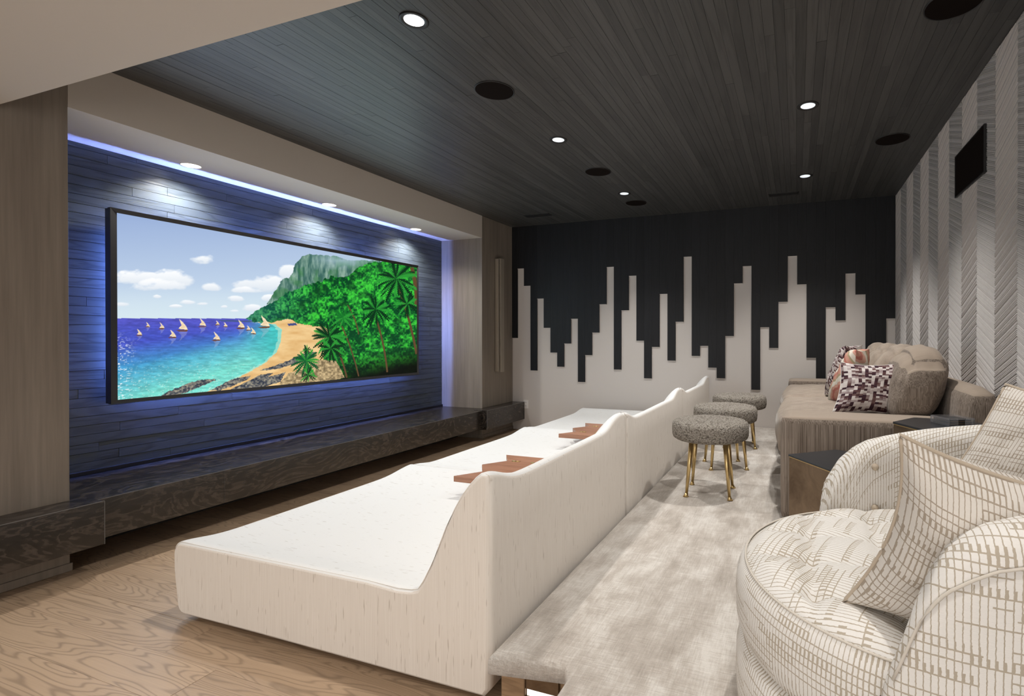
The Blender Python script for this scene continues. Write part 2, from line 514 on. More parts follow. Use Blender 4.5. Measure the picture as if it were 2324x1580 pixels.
# back wall: white wall and dark planks of random length in front
wb = structure(box('wall_back', -4.4, XR + .3, YB, YB + .1, -.05, 2.9, MAT['white_wall']), 'white far wall below a skyline of black planks')
ends = [1.245, 2.185, 1.948, 0.81, 1.771, 1.381, 1.053, 0.868, 1.173, 1.496, 0.677, 1.025, 1.315, 1.676, 2.147, 0.848, 1.594, 2.023, 1.213, 0.747, 1.136, 1.785, 0.971, 1.443, 2.224, 1.032, 1.153, 0.895, 0.773, 1.269, 1.882, 2.078, 0.65, 1.37, 1.134, 1.656, 2.168, 1.846, 1.027, 0.579, 1.584, 1.439, 1.947, 1.716, 0.855, 1.183, 1.454]
me = board_mesh(MAT['back_plank'])
for i, z in enumerate(ends):
    x0 = -3.6745 + i * .0992; x1 = x0 + .0992
    x0 = max(x0, XP + .001); x1 = min(x1, XR - .004)
    board('plank', me, x0 + .0004, x1 - .0004, YB - .016 - random.random() * .001, YB, z - .006, ZC, wb)
bm = bmesh.new()
for i, z in enumerate(ends):                         # thin pale edge bead under every plank end
    x0 = max(-3.6745 + i * .0992, XP); x1 = min(-3.6745 + (i + 1) * .0992, XR - .004)
    add_box(bm, x0, x1, YB - .012, YB, z - .0125, z - .0062)
e = bm_obj('edge_bead', bm, MAT['trim'], wb); e['kind'] = 'stuff'

# right wall: carved herringbone panels
wr = structure(box('wall_right', XR + .004, XR + .12, -2.6, YB + .1, -.05, 2.9, MAT['herring']), 'grey wall of carved herringbone panels')
SW = .2878
prof = []
z = -.3
rnd = random.Random(3)
pat = [(.019, .0030), (.0085, .0055), (.0085, .0055), (.0085, .0055), (.013, .0045), (.0085, .0055), (.0085, .005)]
k = 0
while z < 3.1:
    w, h = pat[k % len(pat)]
    w *= rnd.uniform(.85, 1.15); h *= rnd.uniform(.8, 1.15)
    prof += [(z, 0.0), (z + w * .25, h), (z + w * .8, h * .75)]
    z += w; k += 1
for i in range(21):
    ya = YB - SW * i; yb = max(YB - SW * (i + 1), -1.2)
    if ya <= -1.2: break
    s = .38 * (1 if i % 2 else -1)      # odd boundaries are peaks: odd-index strips fall towards the camera
    # strip i spans boundary i (far) .. i+1 (near); even boundaries are valleys, odd ones peaks
    rise = SW * .38
    za, zb = (0, rise) if i % 2 == 0 else (rise, 0)
    bm = bmesh.new(); A = []; B = []
    for zz, h in prof:
        A.append(bm.verts.new((XR + .004 - .001 - h, ya - .0008, zz + za)))
        B.append(bm.verts.new((XR + .004 - .001 - h, yb + .0008, zz + zb)))
    for q in range(len(prof) - 1):
        bm.faces.new((A[q], A[q+1], B[q+1], B[q]))
    for co, no in (((0, 0, .01), (0, 0, -1)), ((0, 0, ZC - .002), (0, 0, 1))):
        bmesh.ops.bisect_plane(bm, geom=bm.verts[:] + bm.edges[:] + bm.faces[:], plane_co=co, plane_no=no, clear_outer=True)
    for f in bm.faces:
        if f.calc_area() <= 0: pass
    me_ = bpy.data.meshes.new('panel'); bm.normal_update(); bm.to_mesh(me_); bm.free()
    o = new_obj('panel', me_, MAT['herring'], wr)

# left wall of the screen niche: horizontal dark boards
wl = structure(box('wall_left', XW - .1, XW - .012, NICHE0 - .2, NICHE1 + .2, 0, 2.8, MAT['dark_void']), 'blue-lit dark board wall behind the screen')
me = board_mesh(MAT['screen_wall_board'])
bh = .0585; z = .372 + .02
rnd = random.Random(11)
while z < SOF:
    cuts = [NICHE0]; yy = NICHE0 + rnd.uniform(.3, 1.4)
    while yy < NICHE1 - .2: cuts.append(yy); yy += rnd.uniform(1.1, 1.9)
    cuts.append(NICHE1)
    for a, c in zip(cuts, cuts[1:]):
        board('board', me, XW - .012, XW - rnd.random() * .0012, a + .0009, c - .0009, z + .0013, min(z + bh, SOF) - .0013, wl)
    z += bh
box('skirting_strip', XW, XW + .014, NICHE0, NICHE1, .372, .398, MAT['black_metal'], wl, .002)

# columns either side of the niche + baseboards
for nm, a, c, lb in (('trim_1', NICHE1, YB, 'grey-brown veneered column right of the screen niche'),
                     ('trim_2', -2.4, NICHE0, 'grey-brown veneered column left of the screen niche')):
    o = structure(box(nm, XW - .1, XP, a, c, 0, ZC, MAT['column'], bevel=.0015, seg=1), lb)
for nm, a, c in (('baseboard_right', NICHE1 - .008, YB), ('baseboard_left', -2.4, NICHE0 + .008)):
    structure(box(nm, XP - .05, XP + .009, a, c, 0, .042, MAT['column'], bevel=.002, seg=1), 'low veneer baseboard at the foot of the %s column' % ('far' if 'right' in nm else 'near'))
# recessed back of the niche under the ledge
structure(box('trim_3', XW - .1, -4.02, NICHE0, NICHE1, 0, .16, MAT['dark_void']), 'dark recessed wall under the floating ledge')
# beige soffit above the niche
bm = bmesh.new(); add_box(bm, XW - .1, XP + .0015, NICHE0, NICHE1, SOF, ZC)
structure(bm_obj('trim_4', bm, MAT['beige']), 'beige soffit box above the screen niche')

# ceilings
ce = structure(box('ceiling', XW - .1, XR + .2, BULK_Y - .05, YB + .1, ZC + .012, 2.9, MAT['dark_void']), 'dark timber board ceiling')
me = board_mesh(MAT['ceiling_board'])
bw = (XR - XP) / 94
rnd = random.Random(5)
for i in range(94):
    x0 = XP + i * bw
    cuts = [BULK_Y - .05]; yy = cuts[0] + rnd.uniform(.5, 2.0)
    while yy < YB - .5: cuts.append(yy); yy += rnd.uniform(1.6, 2.3)
    cuts.append(YB)
    for a, c in zip(cuts, cuts[1:]):
        board('board', me, x0 + .0006, x0 + bw - .0006, a + .0006, c - .0006, ZC + rnd.random() * .0012, ZC + .012, ce)
bm = bmesh.new(); add_box(bm, -4.4, XR + .2, -2.6, BULK_Y, BULK_Z, 2.9)
structure(bm_obj('ceiling', bm, MAT['beige']), 'smooth beige lowered ceiling in front of the dark ceiling')
bm = bmesh.new(); add_box(bm, -4.5, XR + .2, -2.7, -2.6, 2.15, 2.9); add_box(bm, -4.5, -3.0, -2.7, -2.6, -.05, 2.15)  # unseen wall, its opening shaped to let the ambient fill in
structure(bm_obj('wall_front', bm, MAT['beige']), 'beige wall behind the photographer with a wide opening')
structure(box('wall_left', -4.5, XW - .1, -2.7, NICHE0 - .2, -.05, 2.9, MAT['beige']), 'plain wall behind the near column')

# ------------------------------------------------------------------ stone ledge under the screen
lg = thing('floating_ledge', 'long floating dark brown stone ledge under the screen', 'ledge', (-3.9, 3.46, .155))
cuts = [NICHE0 - .02, 2.28, 3.36, 4.38, NICHE1 + .02]
for a, c in zip(cuts, cuts[1:]):
    box('slab', XW + .0145, -3.548, a + .0006, c - .0006, .156, .372, MAT['stone'], lg, .0015, 1)
box('end_block', XP + .0005, -3.475, NICHE1 - .17, YB - .001, .145, .376, MAT['stone'], lg, .002, 1)
box('end_block', XP + .0005, -3.475, -2.0, NICHE0 + .058, .145, .376, MAT['stone'], lg, .002, 1)

MAT['stone_edge'] = plain('polished_stone_edge', (.15, .145, .14), .25)  # pale colour stands in for the highlight on the polished stone edges
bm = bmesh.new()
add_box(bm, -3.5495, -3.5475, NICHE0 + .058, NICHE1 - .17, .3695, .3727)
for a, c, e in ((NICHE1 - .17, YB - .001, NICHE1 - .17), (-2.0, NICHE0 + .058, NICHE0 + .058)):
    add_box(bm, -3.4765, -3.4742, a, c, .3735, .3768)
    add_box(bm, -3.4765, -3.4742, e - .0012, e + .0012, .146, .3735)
bm_obj('polished_edge', bm, MAT['stone_edge'], lg)['label'] = 'thin pale strip painting the highlight along the polished edge'
# ------------------------------------------------------------------ screen
tv = thing('wall_screen', 'wide television picturing a tropical bay, in a slim black frame', 'screen', (-4.2, 3.39, .816))
TY0, TY1, TZ0, TZ1 = 1.985, 4.80, .816, 2.082
IY0, IY1, IZ0, IZ1 = 2.024, 4.785, .840, 2.055
box('back_panel', -4.212, -4.178, TY0 + .003, TY1 - .003, TZ0 + .003, TZ1 - .003, MAT['tv_frame'], tv)
def frame_piece(p0, p1, q0, q1):
    # outer edge p0->p1, inner edge q0->q1, bevelled section
    vs = [(-4.178, *p0), (-4.178, *p1), (-4.150, *p1), (-4.150, *p0), (-4.160, *q0), (-4.160, *q1), (-4.178, *q1), (-4.178, *q0)]
    fs = [(0, 1, 2, 3), (3, 2, 5, 4), (4, 5, 6, 7), (7, 6, 1, 0), (0, 3, 4, 7), (1, 6, 5, 2)]
    py_obj('frame', vs, fs, MAT['tv_frame'], tv, recalc=True)
O = [(TY0, TZ0), (TY1, TZ0), (TY1, TZ1), (TY0, TZ1)]; I = [(IY0, IZ0), (IY1, IZ0), (IY1, IZ1), (IY0, IZ1)]
for i in range(4):
    frame_piece(O[i], O[(i+1) % 4], I[i], I[(i+1) % 4])
bm = bmesh.new()                                      # blue LED strip hidden behind the panel, facing outwards
g = .15; t = .008
for (a, b_, c, d) in ((TY0 + g, TY0 + g + t, TZ0 + g, TZ1 - g), (TY1 - g - t, TY1 - g, TZ0 + g, TZ1 - g),
                      (TY0 + g, TY1 - g, TZ0 + g, TZ0 + g + t), (TY0 + g, TY1 - g, TZ1 - g - t, TZ1 - g)):
    add_box(bm, -4.249, -4.236, a, b_, c, d)
bm_obj('led_strip', bm, MAT['led'], tv)
box('mount', -4.259, -4.212, TY0 + .3, TY1 - .3, TZ0 + .3, TZ1 - .3, MAT['black_metal'], tv)

def paint_screen():
    NX, NY = 820, 360
    s, tt = np.meshgrid(np.linspace(0, 1, NX), np.linspace(0, 1, NY))      # s: left->right, tt: bottom->top
    # design space is the slanted sketch of the picture: map the flat screen into it
    src = np.array([(0, 1), (1, 1), (0, 0), (1, 0)], float)
    dst = np.array([(78, 138), (2216, 522), (80, 1470), (2218, 1272)], float)
    A = []; B = []
    for (a, b_), (X, Y) in zip(src, dst):
        A += [[a, b_, 1, 0, 0, 0, -X*a, -X*b_], [0, 0, 0, a, b_, 1, -Y*a, -Y*b_]]; B += [X, Y]
    h = np.linalg.solve(np.array(A), np.array(B))
    den = h[6]*s + h[7]*tt + 1
    X = (h[0]*s + h[1]*tt + h[2]) / den; Y = (h[3]*s + h[4]*tt + h[5]) / den
    rs = np.random.RandomState(4)
    def vn(x, y, seed=0):
        tab = np.random.RandomState(seed).rand(256, 256)
        xi = np.floor(x).astype(int); yi = np.floor(y).astype(int)
        fx = x - xi; fy = y - yi; fx = fx*fx*(3-2*fx); fy = fy*fy*(3-2*fy)
        g_ = lambda i, j: tab[i % 256, j % 256]
        return (g_(xi, yi)*(1-fx)*(1-fy) + g_(xi+1, yi)*fx*(1-fy) + g_(xi, yi+1)*(1-fx)*fy + g_(xi+1, yi+1)*fx*fy)
    def fbm(sx, sy, seed=0, o=4):
        r = 0; a = .5; f = 1
        for i in range(o):
            r = r + a*vn(X/sx*f, Y/sy*f, seed+i); a *= .5; f *= 2
        return r / (1 - .5**o)
    img = np.zeros((NY, NX, 3))
    def put(mask, c):
        nonlocal img
        mk = np.clip(mask, 0, 1)[..., None]
        c = np.array(c, float)
        if c.ndim == 1: c = c[None, None, :]
        img = img*(1-mk) + c*mk
    def lerp(a, b_, t_): t_ = np.clip(t_, 0, 1)[..., None]; return np.array(a)*(1-t_) + np.array(b_)*t_
    def poly(pts, jit=0, js=30, seed=9):
        xx = X + (jit*(fbm(js, js, seed)-.5)*2 if jit else 0); yy = Y + (jit*(fbm(js, js, seed+20)-.5)*2 if jit else 0)
        ins = np.zeros(X.shape, bool); n = len(pts)
        for i in range(n):
            x1, y1 = pts[i]; x2, y2 = pts[(i+1) % n]
            if y1 == y2: continue
            c = ((y1 > yy) != (y2 > yy)) & (xx < (x2-x1)*(yy-y1)/(y2-y1)+x1)
            ins ^= c
        return ins.astype(float)
    # sky
    img[:] = lerp((150, 172, 212), (196, 214, 232), (Y-150)/650 + .1*(X/2000))
    put(np.clip((Y-640)/260, 0, 1)*.75, (216, 232, 236))
    cl = fbm(110, 60, 33, 5)
    def cloud(cx, cy, rx, ry, k=1.0):
        d = ((X-cx)/rx)**2 + ((Y-cy)/np.where(Y > cy, ry*.62, ry))**2
        mk = np.clip((1.05 - d + (cl-.5)*2.2)*1.9, 0, 1)
        sh = np.clip((Y-cy)/ry*.5+.5, 0, 1)
        put(mk*k, lerp((250, 251, 252), (205, 216, 228), sh))
    for c in ((690, 478, 105, 42), (210, 620, 190, 70), (470, 630, 170, 88), (330, 665, 260, 50), (750, 672, 75, 42), (1090, 650, 190, 78),
              (1300, 560, 70, 70), (1000, 690, 110, 30), (115, 790, 60, 22), (590, 775, 60, 20), (680, 785, 45, 16), (500, 803, 45, 12),
              (930, 750, 70, 28), (1040, 815, 70, 34), (1160, 745, 50, 28), (905, 835, 40, 14), (360, 735, 36, 18), (840, 805, 26, 12)):
        cloud(*c)
    # sea
    sea = (Y > 888 + (X > 0)*0) & (X < 1500)
    deep = lerp((84, 84, 186), (70, 84, 190), (Y-890)/120)
    k1 = np.clip((Y-1000 + (X-600)*.16)/170, 0, 1)
    col = deep*(1-k1[..., None]) + np.array((66, 150, 196))*k1[..., None]
    k2 = np.clip((Y-1130 + (X-500)*.32)/240, 0, 1)
    col = col*(1-k2[..., None]) + np.array((118, 214, 200))*k2[..., None]
    k3 = np.clip((X-930)/240 - np.abs(Y-1010)/520, 0, 1)
    col = col*(1-k3[..., None]) + np.array((70, 190, 188))*k3[..., None]
    sp = fbm(42, 9, 51, 4); sp2 = fbm(13, 5, 61, 3)
    col = col * (1 + (sp[..., None]-.5)*.35)
    put(sea.astype(float), np.clip(col, 0, 255))
    put(sea*np.clip((sp2-.66)*7, 0, 1)*np.clip((Y-1080)/300, 0, 1)*.75, (225, 245, 235))
    put(sea*np.clip((sp2-.60)*9, 0, 1)*np.clip((230-X)/140, 0, 1)*np.clip((Y-980)/100, 0, 1), (250, 252, 255))
    put(poly([(780, 898), (1040, 906), (1060, 914), (830, 910)]), (70, 88, 130))
    # beach
    beach = [(1050, 912), (1190, 905), (1330, 885), (1520, 930), (1600, 960), (1600, 1330), (1200, 1420), (640, 1500), (560, 1480), (720, 1412), (900, 1330), (1010, 1275), (1130, 1205), (1215, 1130), (1245, 1040), (1250, 965), (1200, 925)]
    foam = [(x-26 if x < 1300 else x, y_+4) for x, y_ in beach]
    put(poly(foam, 14, 26)*.55, (200, 232, 206))
    sand = lerp((240, 205, 148), (216, 170, 108), fbm(90, 30, 71)*1.6-.4)
    put(poly(beach, 6, 22), sand)
    put(poly([(1290, 925), (1350, 918), (1360, 935), (1300, 940)]), (70, 80, 130))
    # mountain
    mt = [(1140, 785), (1200, 700), (1255, 610), (1300, 595), (1330, 560), (1345, 500), (1400, 440), (1440, 425), (1520, 432), (1640, 440), (1720, 470), (1960, 470), (1960, 760), (1300, 860)]
    rk = fbm(16, 60, 81, 4)
    put(poly(mt, 9, 25), np.clip(lerp((58, 100, 92), (142, 172, 156), (rk-.3)*2.2), 0, 255))
    put(poly(mt, 9, 25)*np.clip((fbm(60, 70, 84)-.48)*6, 0, 1)*.6, (58, 120, 70))
    fog = np.clip(1-np.abs(Y-470)/75, 0, 1)*np.clip((X-1440)/150, 0, 1)*np.clip((1960-X)/200, 0, 1)
    put(fog*(.35+.6*fbm(120, 50, 91)), (176, 198, 216))
    # jungle
    jg = [(1000, 885), (1060, 840), (1150, 785), (1230, 755), (1290, 700), (1420, 650), (1520, 625), (1600, 585), (1700, 590), (1780, 540), (1830, 500), (1960, 478), (2400, 500), (2400, 1400), (1500, 1400), (1560, 1100), (1600, 960), (1500, 940), (1360, 925), (1320, 890), (1180, 912), (1040, 912)]
    lf = fbm(34, 30, 101, 5); lf2 = fbm(11, 11, 111, 3); big = fbm(150, 120, 121, 2)
    tn = np.clip((lf*.5+lf2*.5-.36)*3.4 + (big-.5)*.8, 0, 1)
    far = np.clip((1500-X)/450, 0, 1)
    cg = lerp((4, 66, 34), (64, 205, 62), tn)*(1-far[..., None]) + lerp((18, 84, 74), (70, 150, 108), tn)*far[..., None]
    dk = np.clip((Y-1080-(2100-X)*.25)/170, 0, 1)
    cg = cg*(1-.93*dk[..., None])
    put(poly(jg, 16, 24), np.clip(cg, 0, 255))
    put(poly(jg, 16, 24)*np.clip((fbm(70, 60, 131, 3)-.58)*7, 0, 1)*(1-dk)*.5, (14, 70, 30))
    # rocks and dirt
    put(poly([(1230, 1350), (1300, 1280), (1420, 1240), (1520, 1180), (1640, 1190), (1700, 1310), (1500, 1345), (1260, 1380)], 8, 20), np.clip(lerp((120, 104, 76), (214, 188, 142), fbm(14, 12, 141)*2-.5), 0, 255))
    for pts in ([(380, 1450), (440, 1410), (600, 1345), (700, 1322), (790, 1322), (700, 1365), (560, 1420), (470, 1448)],
                [(740, 1400), (800, 1370), (900, 1318), (1030, 1298), (1010, 1320), (900, 1370), (800, 1405)],
                [(880, 1395), (1000, 1340), (1100, 1290), (1190, 1276), (1150, 1310), (1000, 1372), (930, 1398)],
                [(950, 1392), (1100, 1320), (1280, 1270), (1240, 1340), (1100, 1382)],
                [(1090, 1260), (1200, 1225), (1340, 1170), (1440, 1125), (1500, 1130), (1400, 1195), (1220, 1248)]):
        put(poly(pts, 6, 18), np.clip(lerp((52, 58, 72), (168, 160, 140), fbm(12, 9, 151)*2.2-.7), 0, 255))
    # palms
    def line(x0, y0, x1, y1, w, c, bow=0):
        dx, dy = x1-x0, y1-y0; L = math.hypot(dx, dy)
        u_ = ((X-x0)*dx+(Y-y0)*dy)/L/L; d = ((X-x0)*dy-(Y-y0)*dx)/L
        d = d - bow*4*u_*(1-u_)
        put((u_ > 0)*(u_ < 1)*np.clip(w/2+.7-np.abs(d), 0, 1), c)
    for a in ((1920, 870, 2005, 1270, 12), (2080, 650, 2215, 1140, 16), (1600, 1010, 1715, 1310, 12), (2180, 520, 2212, 800, 26), (1660, 900, 1800, 1300, 9), (1720, 790, 1800, 1000, 8)):
        line(*a, (96, 70, 46), 12)
    def palm(cx, cy, r, n, seed, c1=(4, 50, 24), c2=(44, 150, 54)):
        rr = random.Random(seed)
        for i in range(int(n*1.5)):
            a = 2*PI*i/(n*1.5) + rr.uniform(-.2, .2); L = r*rr.uniform(.8, 1.15)
            dx, dy = math.cos(a), math.sin(a)
            x = X-cx; yy = Y-cy
            u_ = x*dx*1.0 + (yy - .35*(np.abs(x)**1.7)/(r**.7))*dy
            d_ = -x*dy + (yy - .35*(np.abs(x)**1.7)/(r**.7))*dx
            wd = .085*L*np.sin(np.clip(u_/L, 0, 1)*PI)**.6*(1 + .5*np.sin(u_*.55))
            put((u_ > 0)*(u_ < L)*np.clip((wd-np.abs(d_))/2+.5, 0, 1), c1 if i % 3 else c2)
    palm(1925, 820, 120, 15, 1); palm(2070, 600, 150, 15, 2); palm(1590, 1020, 125, 17, 3); palm(1425, 1190, 105, 15, 4, (10, 84, 44)); palm(1690, 880, 85, 13, 5, (18, 110, 40))
    palm(1600, 1100, 95, 12, 6); palm(1430, 1110, 40, 8, 7); palm(1440, 1290, 60, 9, 8); palm(2150, 780, 100, 11, 9)
    # outrigger boats
    for (bx, by, sz) in ((240, 1010, 44), (300, 950, 32), (400, 962, 42), (552, 975, 78), (478, 1025, 56), (690, 945, 58), (795, 935, 32), (851, 948, 34), (965, 958, 60), (1016, 972, 36), (1050, 998, 44), (1135, 950, 82), (790, 1044, 60)):
        w = sz*.75
        flip = 1
        pts = [(bx-w*.55, by-sz*1.05), (bx-w*.1, by-sz*.75), (bx+w*.3, by-sz*.4), (bx+w*.5, by-sz*.05), (bx-w*.45, by-sz*.12), (bx-w*.62, by-sz*.2), (bx-w*.25, by-sz*.5)]
        put(poly([(x, by+(by-y_)*.9) for x, y_ in pts], 4, 10)*.3, (200, 196, 210))
        put(poly(pts), (246, 226, 190))
        put(poly([(bx-w*.2, by-sz*.7), (bx+w*.3, by-sz*.3), (bx-w*.4, by-sz*.14)])*.35, (206, 170, 130))
        put(poly([(bx-w*.95, by-sz*.04), (bx+w*.55, by-sz*.04), (bx+w*.4, by+sz*.07), (bx-w*.6, by+sz*.09)]), (112, 70, 44))
        line(bx-w*.6, by-sz*.15, bx+w*.5, by-sz*.05, 2, (90, 60, 40))
    img = np.clip(img, 0, 255)/255.0
    lin = np.where(img <= .04045, img/12.92, ((img+.055)/1.055)**2.4)
    me = bpy.data.meshes.new('display')
    nv = NX*NY
    co = np.zeros((nv, 3), np.float32)
    co[:, 0] = -4.1635
    co[:, 1] = (IY0 + (IY1-IY0)*s).ravel(); co[:, 2] = (IZ0 + (IZ1-IZ0)*tt).ravel()
    me.vertices.add(nv); me.vertices.foreach_set('co', co.ravel())
    idx = np.arange(nv).reshape(NY, NX)
    q = np.stack([idx[:-1, :-1], idx[:-1, 1:], idx[1:, 1:], idx[1:, :-1]], -1).reshape(-1, 4).astype(np.int32)
    nf = len(q)
    me.loops.add(nf*4); me.polygons.add(nf)
    me.loops.foreach_set('vertex_index', q.ravel())
    me.polygons.foreach_set('loop_start', np.arange(0, nf*4, 4, dtype=np.int32))
    me.update(calc_edges=True)
    at = me.color_attributes.new('picture', 'FLOAT_COLOR', 'POINT')
    c4 = np.ones((nv, 4), np.float32); c4[:, :3] = lin.reshape(-1, 3)
    at.data.foreach_set('color', c4.ravel())
    m = M('lit_display', .35, .2)
    m.color((.0, .0, .0))
    a = m.n('Attribute'); a.attribute_name = 'picture'
    m.emit(a.outputs['Color'], 0.95)
    m.m.cycles.emission_sampling = 'NONE'
    new_obj('display', me, m.m, tv)
paint_screen()

# ------------------------------------------------------------------ ceiling fixtures
def downlight(x, y, z, r, rl, label, group, lens, trim, hot=False):
    t_ = thing('recessed_downlight', label, 'light', (x, y, z), group)
    lathe('trim_ring', [(r, 0), (r, -.003), (r - .004, -.005), (rl + .006, -.003), (rl, -.001), (rl, 0)], trim, t_, 36, (x, y, z))
    lathe('lens', [(rl, -.0015), (rl * .6, -.002), (0.0001, -.0022)], lens, t_, 36, (x, y, z))
    return t_
wh = [('nearest the screen end, first', 0)]
labs = ['bright recessed downlight in dark ceiling nearest the beige ceiling edge',
        'recessed downlight in dark ceiling between the two left-hand round speakers',
        'small recessed downlight in dark ceiling above the far skyline wall, left row',
        'recessed downlight in dark ceiling on the right row, above the sofa side',
        'farthest right-row recessed downlight near the ceiling slot vent',
        'recessed downlight in dark ceiling above the patterned chair']
for (x, y), lb in zip(CEIL_LIGHTS, labs):
    downlight(x, y, ZC, .067, .045, lb, 'ceiling downlights', MAT['lens_hot'] if y < 1.97 and x < 0 else MAT['lens'], MAT['black_metal'])
for y, lb in ((2.40, 'soffit downlight nearest the near column'), (3.535, 'middle soffit downlight above the screen'), (4.665, 'soffit downlight nearest the far column')):
    downlight(-4.07, y, SOF, .062, .055, lb, 'soffit downlights', MAT['soffit_lens'], MAT['plastic_white'])
for (x, y, lb) in ((-1.734, 2.666, 'large round black ceiling speaker near the first downlight'), (-1.70, 4.28, 'round black ceiling speaker between two downlights of the left row'),
                   (-1.694, 5.41, 'small-looking round black ceiling speaker nearest the skyline wall'), (.674, 4.326, 'round black ceiling speaker beside the herringbone wall, far one'),
                   (.66, 2.664, 'round black ceiling speaker at the top edge by the herringbone wall')):
    t_ = thing('ceiling_speaker', lb, 'speaker', (x, y, ZC), 'round ceiling speakers')
    lathe('rim', [(.119, 0), (.119, -.004), (.115, -.005), (.113, -.003), (.113, 0)], MAT['black_metal'], t_, 48, (x, y, ZC))
    lathe('grille', [(.113, -.003), (.0001, -.0035)], MAT['speaker_cloth'], t_, 48, (x, y, ZC))
for (x, y, w, lb) in ((-3.0, 5.56, .17, 'small black slot vent in ceiling beside the far column'), (-.137, 5.6, .15, 'small black slot vent in ceiling near the sofa side')):
    t_ = thing('slot_vent', lb, 'vent', (x, y, ZC), 'ceiling slot vents')
    bm = bmesh.new()
    for a in ((x-w, x+w, y-.05, y-.042), (x-w, x+w, y+.042, y+.05), (x-w, x-w+.008, y-.05, y+.05), (x+w-.008, x+w, y-.05, y+.05)):
        add_box(bm, a[0], a[1], a[2], a[3], ZC-.005, ZC)
    bm_obj('frame', bm, MAT['black_metal'], t_)
    box('slot', x-w+.008, x+w-.008, y-.042, y+.042, ZC-.002, ZC+.0005, MAT['slot'], t_)
    for sx in (-1, 1):
        lathe('screw', [(.004, -.006), (.0001, -.007)], MAT['chrome'], t_, 10, (x + sx*(w-.012), y, ZC))

# wall speaker, outlet, sconce
t_ = thing('wall_speaker', 'black rectangular speaker panel set in the herringbone wall', 'speaker', (XR - .004, 3.585, 2.15))
bm = bmesh.new()
for a in ((3.31, 3.86, 2.153, 2.160), (3.31, 3.86, 2.413, 2.42), (3.31, 3.317, 2.16, 2.413), (3.853, 3.86, 2.16, 2.413)):
    add_box(bm, XR - .014, XR + .003, *a)
bm_obj('frame', bm, MAT['black_metal'], t_)
box('grille', XR - .010, XR + .002, 3.317, 3.853, 2.16, 2.413, MAT['speaker_cloth'], t_)

t_ = thing('power_outlet', 'white duplex outlet low on the far wall beside the column', 'outlet', (-3.453, YB, .345))
box('cover_plate', -3.490, -3.416, YB - .006, YB, .288, .402, MAT['plastic_white'], t_, .002)
for z in (.322, .368):
    lathe_o = box('socket', -3.470, -3.436, YB - .009, YB - .005, z - .015, z + .015, MAT['plastic_white'], t_, .003)
    box('slot', -3.461, -3.458, YB - .0105, YB - .0085, z - .004, z + .008, MAT['slot'], lathe_o)
    box('slot', -3.448, -3.445, YB - .0105, YB - .0085, z - .004, z + .008, MAT['slot'], lathe_o)

t_ = thing('wall_sconce', 'tall slim bronze bar sconce on the far column', 'sconce', (XP, 5.70, 1.54))
box('backplate', XP, XP + .018, 5.655, 5.765, .81, 2.255, MAT['champagne'], t_, .002)
box('diffuser_bar', XP + .022, XP + .062, 5.672, 5.75, .80, 2.265, MAT['champagne'], t_, .002)
box('side_fin', XP + .006, XP + .05, 5.625, 5.645, .81, 2.255, MAT['champagne'], t_, .002)
box('spacer', XP + .004, XP + .022, 5.67, 5.75, 1.4, 1.7, MAT['black_metal'], t_)

